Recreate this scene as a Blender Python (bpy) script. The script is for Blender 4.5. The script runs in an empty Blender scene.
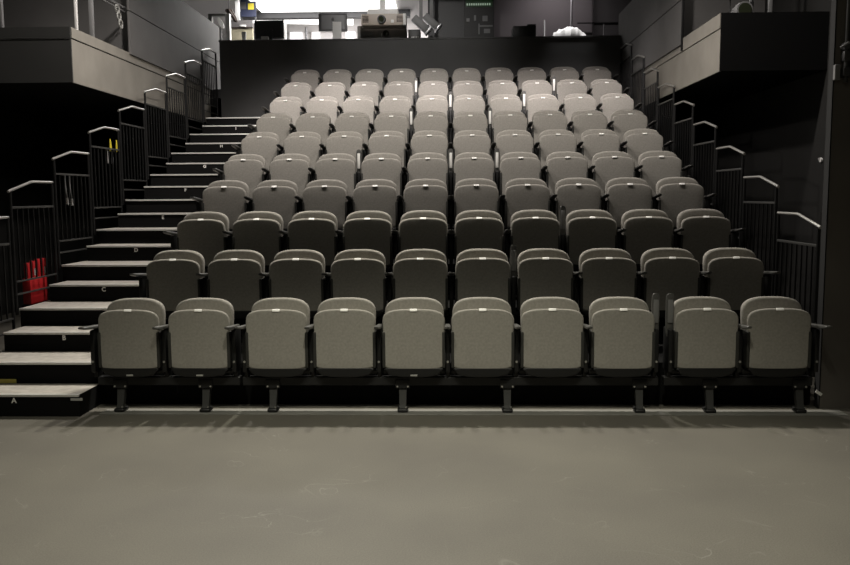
import bpy, bmesh, math, random
from mathutils import Vector, Matrix
random.seed(7)
scene = bpy.context.scene
col = scene.collection
PI = math.pi

# ------------------------------------------------------------------ camera model
FPX = 829.28
YAW, PITCH, ROLL = 0.030764, -0.105268, -0.0063965
CAM = Vector((-0.0095, 0.0, 1.645))
_cy, _sy, _cp, _sp = math.cos(YAW), math.sin(YAW), math.cos(PITCH), math.sin(PITCH)
FW = Vector((-_sy * _cp, _cy * _cp, _sp))
_r0 = Vector((_cy, _sy, 0)); _u0 = _r0.cross(FW)
RT = _r0 * math.cos(ROLL) + _u0 * math.sin(ROLL)
UP = -_r0 * math.sin(ROLL) + _u0 * math.cos(ROLL)

def at(x, y, Y):
    d = FW + RT * ((x - 425) / FPX) - UP * ((y - 282.5) / FPX)
    return CAM + d * (Y / d.y)

cam_data = bpy.data.cameras.new('camera')
cam_data.sensor_fit = 'HORIZONTAL'; cam_data.sensor_width = 36.0
cam_data.lens = FPX / 850 * 36.0
cam_data.clip_start = 0.05; cam_data.clip_end = 100
cam = bpy.data.objects.new('camera', cam_data); col.objects.link(cam)
cam.matrix_world = Matrix(((RT.x, UP.x, -FW.x, CAM.x), (RT.y, UP.y, -FW.y, CAM.y), (RT.z, UP.z, -FW.z, CAM.z), (0, 0, 0, 1)))
scene.camera = cam
scene.view_settings.view_transform = 'Standard'
scene.view_settings.look = 'None'
scene.view_settings.gamma = 1.0
scene.view_settings.exposure = 0.0
scene.view_settings.use_curve_mapping = False

# ------------------------------------------------------------------ materials
def mat(name, c, rough=0.6, metal=0.0, noise=0.0, scale=40.0, bump=0.0, bscale=300.0, emit=None, spec=0.5, alpha=None):
    m = bpy.data.materials.new(name); m.use_nodes = True
    nt = m.node_tree; b = nt.nodes['Principled BSDF']
    b.inputs['Base Color'].default_value = (*c, 1)
    b.inputs['Roughness'].default_value = rough
    b.inputs['Metallic'].default_value = metal
    b.inputs['Specular IOR Level'].default_value = spec
    tc = nt.nodes.new('ShaderNodeTexCoord')
    if noise:
        n = nt.nodes.new('ShaderNodeTexNoise'); n.inputs['Scale'].default_value = scale
        n.inputs['Detail'].default_value = 4
        r = nt.nodes.new('ShaderNodeValToRGB')
        r.color_ramp.elements[0].position = 0.3; r.color_ramp.elements[1].position = 0.7
        r.color_ramp.elements[0].color = (*[v * (1 - noise) for v in c], 1)
        r.color_ramp.elements[1].color = (*[min(1, v * (1 + noise)) for v in c], 1)
        nt.links.new(tc.outputs['Object'], n.inputs['Vector'])
        nt.links.new(n.outputs['Fac'], r.inputs['Fac'])
        nt.links.new(r.outputs['Color'], b.inputs['Base Color'])
    if bump:
        n2 = nt.nodes.new('ShaderNodeTexNoise'); n2.inputs['Scale'].default_value = bscale
        bp = nt.nodes.new('ShaderNodeBump'); bp.inputs['Strength'].default_value = bump
        bp.inputs['Distance'].default_value = 0.004
        nt.links.new(tc.outputs['Object'], n2.inputs['Vector'])
        nt.links.new(n2.outputs['Fac'], bp.inputs['Height'])
        nt.links.new(bp.outputs['Normal'], b.inputs['Normal'])
    if emit:
        b.inputs['Emission Color'].default_value = (*emit[:3], 1)
        b.inputs['Emission Strength'].default_value = emit[3]
    return m

M = {}
M['fabric'] = mat('grey_fabric', (0.315, 0.300, 0.270), 0.95, noise=0.10, scale=55, bump=0.25, bscale=500, spec=0.15)
M['plastic'] = mat('black_plastic', (0.012, 0.012, 0.012), 0.45, spec=0.35)
M['cover'] = mat('cover_plastic', (0.035, 0.035, 0.032), 0.5, spec=0.4)
M['arm'] = mat('armrest_plastic', (0.10, 0.099, 0.094), 0.35, spec=0.6)
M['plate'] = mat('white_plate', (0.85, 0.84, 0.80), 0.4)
M['greyplate'] = mat('grey_plate', (0.38, 0.38, 0.36), 0.4)
M['black_metal'] = mat('black_metal', (0.014, 0.014, 0.014), 0.45, spec=0.4)
M['leg_metal'] = mat('leg_metal', (0.045, 0.045, 0.043), 0.4, spec=0.5)
M['rail_metal'] = mat('rail_metal', (0.58, 0.57, 0.54), 0.35, metal=0.75)
M['baluster'] = mat('baluster_black', (0.008, 0.008, 0.008), 0.5, spec=0.25)
M['bolt'] = mat('bolt_steel', (0.6, 0.6, 0.58), 0.3, metal=0.9)
M['deck_black'] = mat('black_board', (0.0065, 0.0065, 0.0065), 0.85, spec=0.12)
M['tread'] = mat('tread_board', (0.47, 0.44, 0.395), 0.6, noise=0.18, scale=14)
M['nosing'] = mat('nosing_aluminium', (0.80, 0.79, 0.75), 0.45, metal=0.35)
M['wall_dark'] = mat('dark_wall', (0.018, 0.0176, 0.0165), 0.8, noise=0.15, scale=2, spec=0.25)
M['wall_return'] = mat('wall_return', (0.13, 0.117, 0.104), 0.8, noise=0.1, scale=2, spec=0.2)
M['ceil_dark'] = mat('dark_ceiling', (0.01, 0.01, 0.01), 0.9)
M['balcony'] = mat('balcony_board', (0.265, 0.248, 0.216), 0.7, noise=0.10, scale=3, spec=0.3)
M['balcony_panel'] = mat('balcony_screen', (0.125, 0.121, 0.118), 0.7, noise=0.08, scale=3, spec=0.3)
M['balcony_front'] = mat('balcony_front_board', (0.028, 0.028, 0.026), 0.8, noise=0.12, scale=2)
M['parapet'] = mat('parapet_board', (0.070, 0.070, 0.069), 0.8, noise=0.10, scale=1.5)
M['grey_wall'] = mat('grey_room_wall', (0.16, 0.15, 0.152), 0.8)
M['trim_grey'] = mat('trim_grey', (0.085, 0.082, 0.082), 0.8)
M['white_wall'] = mat('white_room_wall', (0.62, 0.60, 0.58), 0.7)
M['beige'] = mat('beige_board', (0.42, 0.38, 0.27), 0.7, noise=0.15, scale=3)
M['white'] = mat('white_paint', (0.85, 0.84, 0.82), 0.5)
M['cloth'] = mat('white_cloth', (0.9, 0.9, 0.88), 0.9)
M['silver'] = mat('silver_shell', (0.42, 0.42, 0.43), 0.35, metal=0.6)
M['computer_shell'] = mat('computer_shell', (0.15, 0.15, 0.155), 0.4, metal=0.2)
M['dark_projector'] = mat('projector_shell', (0.22, 0.21, 0.20), 0.5)
M['dark_grey'] = mat('dark_grey_shell', (0.05, 0.05, 0.052), 0.5)
M['mid_grey'] = mat('mid_grey_shell', (0.20, 0.20, 0.20), 0.5)
M['beam_grey'] = mat('beam_grey', (0.10, 0.10, 0.105), 0.6)
M['cream'] = mat('cream_shell', (0.50, 0.43, 0.37), 0.45)
M['glass'] = mat('lens_glass', (0.03, 0.035, 0.02), 0.08, spec=0.9)
M['red'] = mat('red_enamel', (0.50, 0.022, 0.025), 0.4)
M['yellow'] = mat('yellow_paint', (0.75, 0.62, 0.05), 0.5)
M['yellow_tape'] = mat('yellow_tape', (0.50, 0.43, 0.09), 0.5)
M['blue'] = mat('blue_paint', (0.022, 0.028, 0.065), 0.5)
M['brown'] = mat('brown_felt', (0.035, 0.022, 0.018), 0.9)
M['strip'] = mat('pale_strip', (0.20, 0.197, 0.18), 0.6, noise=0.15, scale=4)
M['lamp_white'] = mat('lamp_white', (0.9, 0.9, 0.9), 0.5, emit=(1.0, 0.98, 0.95, 2.6))
M['green_led'] = mat('green_led', (0.01, 0.03, 0.01), 0.5, emit=(0.05, 0.5, 0.08, 0.010))
M['led_white'] = mat('pale_led', (0.3, 0.3, 0.3), 0.5, emit=(0.7, 0.95, 0.7, 0.30))
M['window_lit'] = mat('lit_window', (0.9, 0.9, 0.9), 0.3, emit=(1.0, 0.97, 1.0, 1.0))

def floor_mat():
    m = bpy.data.materials.new('stage_floor'); m.use_nodes = True
    nt = m.node_tree; b = nt.nodes['Principled BSDF']; L = nt.links
    b.inputs['Roughness'].default_value = 0.62; b.inputs['Specular IOR Level'].default_value = 0.3
    tc = nt.nodes.new('ShaderNodeTexCoord')
    n1 = nt.nodes.new('ShaderNodeTexNoise'); n1.inputs['Scale'].default_value = 1.1; n1.inputs['Detail'].default_value = 6
    n2 = nt.nodes.new('ShaderNodeTexNoise'); n2.inputs['Scale'].default_value = 130; n2.inputs['Detail'].default_value = 2
    L.new(tc.outputs['Object'], n1.inputs['Vector']); L.new(tc.outputs['Object'], n2.inputs['Vector'])
    r = nt.nodes.new('ShaderNodeValToRGB')
    r.color_ramp.elements[0].position = 0.32; r.color_ramp.elements[0].color = (0.118, 0.110, 0.094, 1)
    r.color_ramp.elements[1].position = 0.70; r.color_ramp.elements[1].color = (0.148, 0.139, 0.116, 1)
    L.new(n1.outputs['Fac'], r.inputs['Fac'])
    r2 = nt.nodes.new('ShaderNodeValToRGB')
    r2.color_ramp.elements[0].position = 0.35; r2.color_ramp.elements[0].color = (0.86, 0.86, 0.86, 1)
    r2.color_ramp.elements[1].position = 0.65; r2.color_ramp.elements[1].color = (1.10, 1.10, 1.10, 1)
    L.new(n2.outputs['Fac'], r2.inputs['Fac'])
    mx = nt.nodes.new('ShaderNodeMixRGB'); mx.blend_type = 'MULTIPLY'; mx.inputs['Fac'].default_value = 1
    L.new(r.outputs['Color'], mx.inputs['Color1']); L.new(r2.outputs['Color'], mx.inputs['Color2'])
    # scuff marks: thin distorted veins, only here and there
    dn = nt.nodes.new('ShaderNodeTexNoise'); dn.inputs['Scale'].default_value = 2.2; dn.inputs['Detail'].default_value = 3
    dn.inputs['Distortion'].default_value = 1.2
    L.new(tc.outputs['Object'], dn.inputs['Vector'])
    vr = nt.nodes.new('ShaderNodeValToRGB')
    vr.color_ramp.elements[0].position = 0.492; vr.color_ramp.elements[0].color = (0, 0, 0, 1)
    vr.color_ramp.elements[1].position = 0.508; vr.color_ramp.elements[1].color = (0, 0, 0, 1)
    e = vr.color_ramp.elements.new(0.5); e.color = (1, 1, 1, 1)
    L.new(dn.outputs['Fac'], vr.inputs['Fac'])
    mk = nt.nodes.new('ShaderNodeTexNoise'); mk.inputs['Scale'].default_value = 1.9; mk.inputs['Detail'].default_value = 3
    mp = nt.nodes.new('ShaderNodeMapping'); mp.inputs['Location'].default_value = (3.1, 7.7, 0)
    L.new(tc.outputs['Object'], mp.inputs['Vector']); L.new(mp.outputs['Vector'], mk.inputs['Vector'])
    mr = nt.nodes.new('ShaderNodeValToRGB')
    mr.color_ramp.elements[0].position = 0.53; mr.color_ramp.elements[1].position = 0.66
    L.new(mk.outputs['Fac'], mr.inputs['Fac'])
    ml = nt.nodes.new('ShaderNodeMath'); ml.operation = 'MULTIPLY'
    L.new(vr.outputs['Color'], ml.inputs[0]); L.new(mr.outputs['Color'], ml.inputs[1])
    m5 = nt.nodes.new('ShaderNodeMath'); m5.operation = 'MULTIPLY'; m5.inputs[1].default_value = 0.38
    L.new(ml.outputs[0], m5.inputs[0])
    m2 = nt.nodes.new('ShaderNodeMixRGB'); m2.blend_type = 'MIX'
    L.new(m5.outputs[0], m2.inputs['Fac']); L.new(mx.outputs['Color'], m2.inputs['Color1'])
    m2.inputs['Color2'].default_value = (0.34, 0.33, 0.30, 1)
    L.new(m2.outputs['Color'], b.inputs['Base Color'])
    return m
M['floor'] = floor_mat()

# ------------------------------------------------------------------ mesh helpers
class MB:
    def __init__(self): self.bm = bmesh.new()
    def box(self, x0, x1, y0, y1, z0, z1, bev=0.0, seg=2, rot=None, pivot=None):
        t = bmesh.new()
        bmesh.ops.create_cube(t, size=1)
        for v in t.verts:
            v.co = Vector(((x0 + x1) / 2 + v.co.x * (x1 - x0), (y0 + y1) / 2 + v.co.y * (y1 - y0), (z0 + z1) / 2 + v.co.z * (z1 - z0)))
        if bev: bmesh.ops.bevel(t, geom=list(t.edges), offset=bev, segments=seg, affect='EDGES', profile=0.5)
        if rot is not None:
            p = Vector(pivot)
            for v in t.verts: v.co = p + rot @ (v.co - p)
        self.add(t); return self
    def add(self, t):
        me = bpy.data.meshes.new('tmp'); t.to_mesh(me); t.free()
        self.bm.from_mesh(me); bpy.data.meshes.remove(me)
    def tube(self, pts, r, n=8, caps=True):
        pts = [Vector(p) for p in pts]
        rings = []
        for i, p in enumerate(pts):
            a = pts[max(i - 1, 0)]; b = pts[min(i + 1, len(pts) - 1)]
            d = (b - a).normalized()
            ref = Vector((0, 0, 1)) if abs(d.z) < 0.9 else Vector((1, 0, 0))
            s = d.cross(ref).normalized(); u = s.cross(d)
            rr = r[i] if isinstance(r, (list, tuple)) else r
            rings.append([self.bm.verts.new(p + (s * math.cos(2 * PI * k / n) + u * math.sin(2 * PI * k / n)) * rr) for k in range(n)])
        for a, b in zip(rings, rings[1:]):
            for k in range(n): self.bm.faces.new((a[k], a[(k + 1) % n], b[(k + 1) % n], b[k]))
        if caps:
            self.bm.faces.new(list(reversed(rings[0]))); self.bm.faces.new(rings[-1])
        return self
    def loft(self, loops, cap0=True, cap1=True):
        rings = [[self.bm.verts.new(p) for p in lp] for lp in loops]
        n = len(rings[0])
        for a, b in zip(rings, rings[1:]):
            for k in range(n): self.bm.faces.new((a[k], a[(k + 1) % n], b[(k + 1) % n], b[k]))
        if cap0: self.bm.faces.new(list(reversed(rings[0])))
        if cap1: self.bm.faces.new(rings[-1])
        return self
    def mesh(self, name, material, smooth=True):
        bmesh.ops.recalc_face_normals(self.bm, faces=list(self.bm.faces))
        me = bpy.data.meshes.new(name); self.bm.to_mesh(me); self.bm.free()
        me.materials.append(material)
        if smooth:
            for p in me.polygons: p.use_smooth = True
            try: me.set_sharp_from_angle(angle=math.radians(38))
            except Exception: pass
        return me
    def build(self, name, material, parent=None, smooth=True):
        o = bpy.data.objects.new(name, self.mesh(name, material, smooth)); col.objects.link(o)
        if parent is not None: o.parent = parent
        return o

def link(name, me, parent=None):
    o = bpy.data.objects.new(name, me); col.objects.link(o)
    if parent is not None: o.parent = parent
    return o
def tag(o, label=None, cat=None, group=None, kind=None):
    if label: o['label'] = label
    if cat: o['category'] = cat
    if group: o['group'] = group
    if kind: o['kind'] = kind
    return o
def thing(name, label, cat, loc=(0, 0, 0), group=None, kind=None):
    o = bpy.data.objects.new(name, None); col.objects.link(o); o.location = loc
    o.empty_display_size = 0.1
    return tag(o, label, cat, group, kind)
def struct(name, mb, material):
    o = mb.build(name, material, smooth=False); o['kind'] = 'structure'; return o
def text_mesh(s, size, depth=0.0):
    c = bpy.data.curves.new('letters', 'FONT'); c.body = s; c.size = size; c.extrude = depth; c.offset = 0.0016
    c.align_x = 'CENTER'; c.align_y = 'CENTER'
    o = bpy.data.objects.new('letters', c); col.objects.link(o)
    dg = bpy.context.evaluated_depsgraph_get()
    me = bpy.data.meshes.new_from_object(o.evaluated_get(dg))
    bpy.data.objects.remove(o); bpy.data.curves.remove(c)
    return me

# ------------------------------------------------------------------ layout numbers
PITCH_S = 0.53            # seat spacing
D = 0.852                 # tier depth
Y1 = 6.39                 # front edge of the first raised tier
Z1, RISE = 0.338, 0.318   # height of the first raised tier, and of each next one
XL, XR = -3.87, 2.785
def deck_y(k): return Y1 + (k - 1) * D
def deck_z(k): return Z1 + (k - 1) * RISE
ROWS = ['front', 'second', 'third', 'fourth', 'fifth', 'sixth', 'seventh', 'eighth', 'ninth', 'tenth and topmost']
ORD = ['first', 'second', 'third', 'fourth', 'fifth']
def col_words(i):
    if i == 0: return 'at the left end'
    if i == 9: return 'at the right end'
    return ('%s from the left' % ORD[i]) if i < 5 else ('%s from the right' % ORD[9 - i])

# ------------------------------------------------------------------ room shell
struct('floor', MB().box(-6.4, 4.1, -4.0, 21.0, -0.2, 0), M['floor'])
struct('wall_left', MB().box(-6.5, -6.3, -4.0, 21.0, 0, 6.6), M['wall_dark'])
struct('wall_right', MB().box(3.97, 4.17, -4.0, 21.0, 0, 6.6), M['wall_dark'])
struct('wall_front', MB().box(-6.5, 4.17, -4.2, -4.0, 0, 6.6), M['wall_dark'])
struct('ceiling', MB().box(-6.5, 4.17, -4.2, 14.3, 6.6, 6.8), M['ceil_dark'])
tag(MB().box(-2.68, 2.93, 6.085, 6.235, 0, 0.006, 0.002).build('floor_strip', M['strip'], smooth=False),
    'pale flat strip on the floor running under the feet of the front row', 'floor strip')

# ------------------------------------------------------------------ tiers (raised decks)
def rail_part_boxes(): pass
for k in range(1, 10):
    y0, y1, z = deck_y(k), deck_y(k + 1), deck_z(k)
    t = thing('seating_tier', 'black raised tier with pale aisle tread, carrying the %s row of seats' % ROWS[k].split()[0], 'tier', (0, y0, z), 'raised seating tiers')
    zb = -z if k == 1 else -RISE
    if k == 9: y1 = 14.125
    MB().box(XL, XR, 0.02, y1 - y0, -0.05, -0.003).build('deck', M['deck_black'], t, False)
    MB().box(XL, XR, 0.02, 0.045, zb + 0.0, -0.05).build('riser_panel', M['deck_black'], t, False)
    for x in (XL, XR - 0.02):
        MB().box(x, x + 0.02, 0.045, y1 - y0, -z, -0.05).build('side_panel', M['deck_black'], t, False)
    tr = MB().box(XL, -2.74, 0.022, y1 - y0, -0.003, 0.0).build('tread', M['tread'], t, False)
    tr['label'] = 'pale worn tread board'
    n = MB().box(XL, -2.74, 0.0, 0.03, -0.016, 0.0025, 0.003).build('nosing', M['nosing'], t, False)
    n['label'] = 'pale aluminium edge strip'

LET = 'ABCDEFGHI'
for s in range(9):
    ye = deck_y(s + 1); zf = 0.0 if s == 0 else deck_z(s) + 0.0027
    h = (deck_z(1) if s == 0 else RISE) / 2
    t = thing('aisle_step', 'black half step marked %s with pale tread, leading up from the %s row' % (LET[s], ROWS[s].split()[0]), 'step', (0, ye - 0.375, zf), 'aisle half steps')
    xl, xr = -3.82 if s else -4.6, -2.80
    b = MB(); b.box(xl, xr, 0.012, 0.375, 0, h - 0.003)
    b.build('step_box', M['deck_black'], t, False)
    MB().box(xl, xr, 0.02, 0.375, h - 0.003, h).build('tread', M['tread'], t, False)['label'] = 'pale worn tread board'
    MB().box(xl, xr, 0.0, 0.03, h - 0.016, h + 0.0025, 0.003).build('nosing', M['nosing'], t, False)['label'] = 'pale aluminium edge strip'
    me = text_mesh(LET[s], 0.056, 0.0005); me.materials.append(M['plate'])
    o = link('row_letter', me, t); o.location = (-3.30, 0.0105, h - 0.047); o.rotation_euler = (PI / 2, 0, 0)
    o['label'] = 'small white letter %s' % LET[s]
    if s == 0:
        MB().box(-2.865, -2.775, 0.006, 0.0115, h - 0.045, h - 0.027).build('label_plate', M['greyplate'], t, False)
tag(MB().box(-4.6, -3.48, Y1 + 0.016, Y1 + 0.0195, 0.17, 0.202).build('warning_tape', M['yellow_tape'], smooth=False),
    'short yellow tape strip on the riser above the lowest aisle step', 'tape')

# ------------------------------------------------------------------ seats
L0 = 0.775      # height of the folded cushion's top edge
def outline(w, w_bot, z0, z1, top, bot, n_top=3.0, n_bot=3.0, n=14, taper=0.0):
    """closed outline in x,z: superelliptic top of height `top`, straight sides, superelliptic bottom of height `bot`"""
    pts = []
    ht, hb = w / 2, w_bot / 2
    def se(a, e): return math.copysign(abs(a) ** (2.0 / e), a)
    for i in range(2 * n + 1):                               # top, right to left
        a = PI * i / (2 * n)
        pts.append((ht * se(math.cos(a), n_top), z1 - top + top * se(math.sin(a), n_top)))
    for i in range(1, 6):
        f = i / 6
        pts.append((-(ht + (hb - ht) * f), (z1 - top) + (z0 + bot - z1 + top) * f))
    for i in range(2 * n + 1):                               # bottom, left to right
        a = PI + PI * i / (2 * n)
        pts.append((hb * se(math.cos(a), n_bot), z0 + bot + bot * se(math.sin(a), n_bot)))
    for i in range(1, 6):
        f = i / 6
        pts.append(((hb + (ht - hb) * f), (z0 + bot) + (z1 - top - z0 - bot) * f))
    return pts

def pad(out, y0, y1, edge, bulge=0.006, tilt=0.0, zp=0.5, curve=0.0, back=None, taper=0.0):
    """cushion slab from an outline: rounded front and back edges, bulging front; tilt leans the top back"""
    cx = 0.0; zs = [z for _, z in out]; cz = (min(zs) + max(zs)) / 2
    hw = max(x for x, _ in out); hh = (max(zs) - min(zs)) / 2
    def ring(inset, y):
        fx, fz = 1 - min(inset / hw, 0.8), 1 - min(inset / hh, 0.8)
        return [Vector((x * fx, y + (cz + (z - cz) * fz - zp) * tilt - curve * (x / hw) ** 2, cz + (z - cz) * fz)) for x, z in out]
    loops = []
    e = edge
    loops.append(ring(hw * 0.55, y0 - bulge))
    loops.append(ring(hw * 0.30, y0 - bulge * 0.8))
    for i in range(6):
        a = PI / 2 * i / 5
        loops.append(ring(e * (1 - math.sin(a)), y0 + e * (1 - math.cos(a))))
    e2 = back or e
    for i in range(1, 5):
        a = PI / 2 * i / 4
        loops.append(ring(taper + e2 * (1 - math.cos(a)), y1 - e2 * (1 - math.sin(a))))
    return loops

me_cush = MB().loft(pad(outline(0.466, 0.436, 0.315, L0 - 0.002, 0.11, 0.03, 3.4, 3.0), 0.0, 0.100, 0.017, 0.004, tilt=0.02, back=0.03, taper=0.020)).mesh('seat_cushion', M['fabric'])
me_back = MB().loft(pad(outline(0.450, 0.43, 0.42, 0.842, 0.13, 0.03, 2.9, 3.0), 0.130, 0.195, 0.022, 0.002, tilt=0.06)).mesh('backrest', M['fabric'])
me_shell = MB().loft(pad(outline(0.430, 0.40, 0.36, 0.822, 0.12, 0.03, 2.9, 3.0), 0.190, 0.215, 0.008, 0.0, tilt=0.06)).mesh('backrest_shell', M['plastic'])
me_pan = MB().loft(pad(outline(0.440, 0.40, 0.258, 0.332, 0.012, 0.045, 6.0, 2.4), -0.004, 0.110, 0.010, 0.0)).mesh('seat_pan', M['plastic'])
me_plate = MB().box(-0.028, 0.028, -0.004, 0.004, -0.012, 0.012, 0.003).mesh('number_plate', M['plate'])
me_mplate = MB().box(-0.026, 0.026, -0.008, -0.0035, 0.268, 0.281, 0.002).mesh('maker_plate', M['greyplate'])

def arm_mesh(raised, pale=False):
    w = 0.027; b = MB()
    # side profile lofted along its length, narrow rounded tip
    ys = [-0.155, -0.15, -0.135, -0.10, 0.0, 0.12, 0.17]
    ws = [0.012, 0.021, 0.027, 0.030, 0.030, 0.028, 0.022]
    th = [0.010, 0.016, 0.020, 0.024, 0.028, 0.032, 0.028]
    loops = []
    for y, hw, t in zip(ys, ws, th):
        lp = []
        for k in range(12):
            a = 2 * PI * k / 12 + PI / 12
            cx, sz = math.cos(a), math.sin(a)
            sx = math.copysign(abs(cx) ** 0.55, cx) * hw; sz2 = math.copysign(abs(sz) ** 0.55, sz) * t / 2
            p = Vector((sx, y, -t / 2 + sz2 - (0.0 if raised else (y + 0.15) * 0.09)))
            if raised:                                        # swung up about the rear pivot
                q = p - Vector((0, 0.13, -0.02))
                p = Vector((q.x, -q.z * 1.0 + 0.10, -q.y + 0.0)) + Vector((0, 0, -0.075))
            lp.append(p)
        loops.append(lp)
    b.loft(loops)
    return b
AZ = 0.668
me_arm = arm_mesh(False).mesh('armrest', M['arm'])
me_arm_up = arm_mesh(True).mesh('armrest', M['arm'])
me_arm_pad_lit = MB().box(-0.016, 0.016, 0.066, 0.073, -0.01, 0.165, 0.004).mesh('pad', M['plate'])  # same pad in white, colour standing in for stronger light on upper rows
me_arm_pad = MB().box(-0.019, 0.019, 0.066, 0.073, -0.01, 0.165, 0.004).mesh('pad', M['mid_grey'])
me_cover = [MB().box(min(sx * 0.213, sx * 0.235), max(sx * 0.213, sx * 0.235), -0.007, 0.112, 0.332, 0.602, 0.005).mesh('hinge_cover', M['cover']) for sx in (-1, 1)]
def standard_mesh(front):
    b = MB()
    zb = 0.245 if front else 0.0
    b.box(-0.017, 0.017, 0.03, 0.20, 0.29, 0.612, 0.006)
    b.box(-0.014, 0.014, 0.075, 0.165, zb if front else 0.0, 0.30, 0.003)
    if not front: b.box(-0.03, 0.03, 0.05, 0.20, 0.0, 0.012, 0.003)
    return b.mesh('standard', M['plastic'])
me_std_front, me_std = standard_mesh(True), standard_mesh(False)
me_hinge = MB().tube([(0, -0.004, 0.372), (0, 0.004, 0.372)], 0.009, 10).mesh('bolt', M['bolt'])
me_crad = MB()
me_crad.box(-0.235, 0.235, 0.085, 0.125, 0.268, 0.300, 0.006)
me_crad = me_crad.mesh('cross_bar', M['plastic'])

FRONT_X = [-2.4390, -1.9044, -1.3146, -0.8045, -0.285, 0.2303, 0.7467, 1.2692, 1.8845, 2.4112]
RAISED = {(0, 7), (0, 8), (1, 5), (2, 6), (8, 3), (7, 4), (6, 3), (7, 6), (8, 7), (4, 4), (4, 5), (4, 2), (6, 5)}
GROUP_ENDS = {(0, 2), (0, 8)}                                 # seats that begin a separate block in the front row
def make_seat(r, i):
    front = r == 0
    if front: x, y, z = FRONT_X[i], 6.107, 0.025
    else: x, y, z = (i - 4.5) * PITCH_S, 6.1435 + D * r, deck_z(r)
    rowname = ROWS[r]
    t = thing('theatre_seat', 'grey folded tip-up theatre seat in the %s row, %s' % (rowname.split()[0] if r < 9 else 'topmost', col_words(i)), 'seat', (x, y, z), 'grey tip-up theatre seats')
    c = link('seat_cushion', me_cush, t)
    c.rotation_euler = (random.uniform(-0.010, 0.014), 0, 0)
    pl = link('number_plate', me_plate, c); pl.location = (0, 0.006, L0 - 0.008); pl.rotation_euler = (math.radians(-42), 0, 0)
    pl['label'] = 'small white number plate'
    link('backrest', me_back, t); link('backrest_shell', me_shell, t)['label'] = 'black moulded back shell'
    link('seat_pan', me_pan, t)['label'] = 'black plastic seat pan'
    for hc in me_cover: link('hinge_cover', hc, t)['label'] = 'black cover at the cushion side'
    link('cross_bar', me_crad, t)
    if front and i in (0, 1, 4): link('maker_plate', me_mplate, t)['label'] = 'small grey plate under the cushion'
    sides = [0.265]
    if i == 0 or (r, i) in GROUP_ENDS: sides = [-0.265, 0.265]
    for sx in sides:
        sxx = sx
        if front: sxx = math.copysign(0.2545, sx)
        if (i == 0 and sx < 0) or (i == 9 and sx > 0): sxx = math.copysign(0.292, sx)
        s = link('standard', me_std_front if front else me_std, t); s.location = (sxx, 0, 0)
        s['label'] = 'black side standard'
        up = ((r, i) in RAISED and sx > 0) or (r, i) == (0, 8) and sx < 0
        if (r, i) == (0, 8) and sx > 0: up = False
        a = link('armrest', me_arm_up if up else me_arm, t); a.location = (sxx, 0, AZ)
        a['label'] = 'black armrest swung upright' if up else 'black armrest'
        if front and not up and abs(sxx) < 0.26: a.scale = (0.75, 1, 1)
        if up:
            pd = link('pad', me_arm_pad_lit if r > 3 else me_arm_pad, a)
            if r > 3: pd['label'] = 'raised armrest pad coloured pale as if strongly lit'
        if front:
            bt = link('bolt', me_hinge, s); bt.location = (0, 0.028, 0)
    return t
for r in range(10):
    for i in range(10): make_seat(r, i)

# ------------------------------------------------------------------ beams and feet carrying the front row
BEAMS = [(-2.72, -1.62, (-2.545, -1.885), 'left pair'), (-1.60, 1.555, (-1.366, -0.374, 0.419, 1.412), 'middle six'), (1.595, 2.70, (1.938, 2.606), 'right pair')]
for x0, x1, legs, w in BEAMS:
    t = thing('seat_beam', 'black beam on slanted feet under the %s of front row seats' % w, 'beam', ((x0 + x1) / 2, 6.2, 0), 'beams under the front row')
    ox = (x0 + x1) / 2
    MB().box(x0 - ox, x1 - ox, -0.02, 0.06, 0.205, 0.2695, 0.006).build('beam', M['black_metal'], t, False)
    for lx in legs:
        b = MB(); X = lx - ox
        loops = []
        for (yy, zz, hw, hd) in [(0.02, 0.205, 0.030, 0.028), (0.00, 0.13, 0.027, 0.024), (-0.02, 0.06, 0.025, 0.022), (-0.032, 0.018, 0.024, 0.024)]:
            loops.append([Vector((X + sx * hw, yy + sy * hd, zz)) for sx, sy in ((-1, -1), (1, -1), (1, 1), (-1, 1))])
        b.loft(loops)
        lg = b.build('leg', M['leg_metal'], t, False)
        f = MB(); f.box(X - 0.040, X + 0.040, -0.075, 0.03, 0.0065, 0.035, 0.012, 3); f.build('foot', M['black_metal'], lg)
        p = MB(); p.box(X - 0.055, X + 0.055, -0.030, -0.020, 0.185, 0.255, 0.004); p.build('bracket', M['black_metal'], lg)
        for bx, bz, by in ((-0.04, 0.20, -0.030), (0.04, 0.20, -0.030), (0.026, 0.048, -0.066)):
            q = MB(); q.tube([(X + bx, by + 0.004, bz), (X + bx, by - 0.006, bz)], 0.007, 8); q.build('bolt', M['bolt'], lg)

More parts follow.
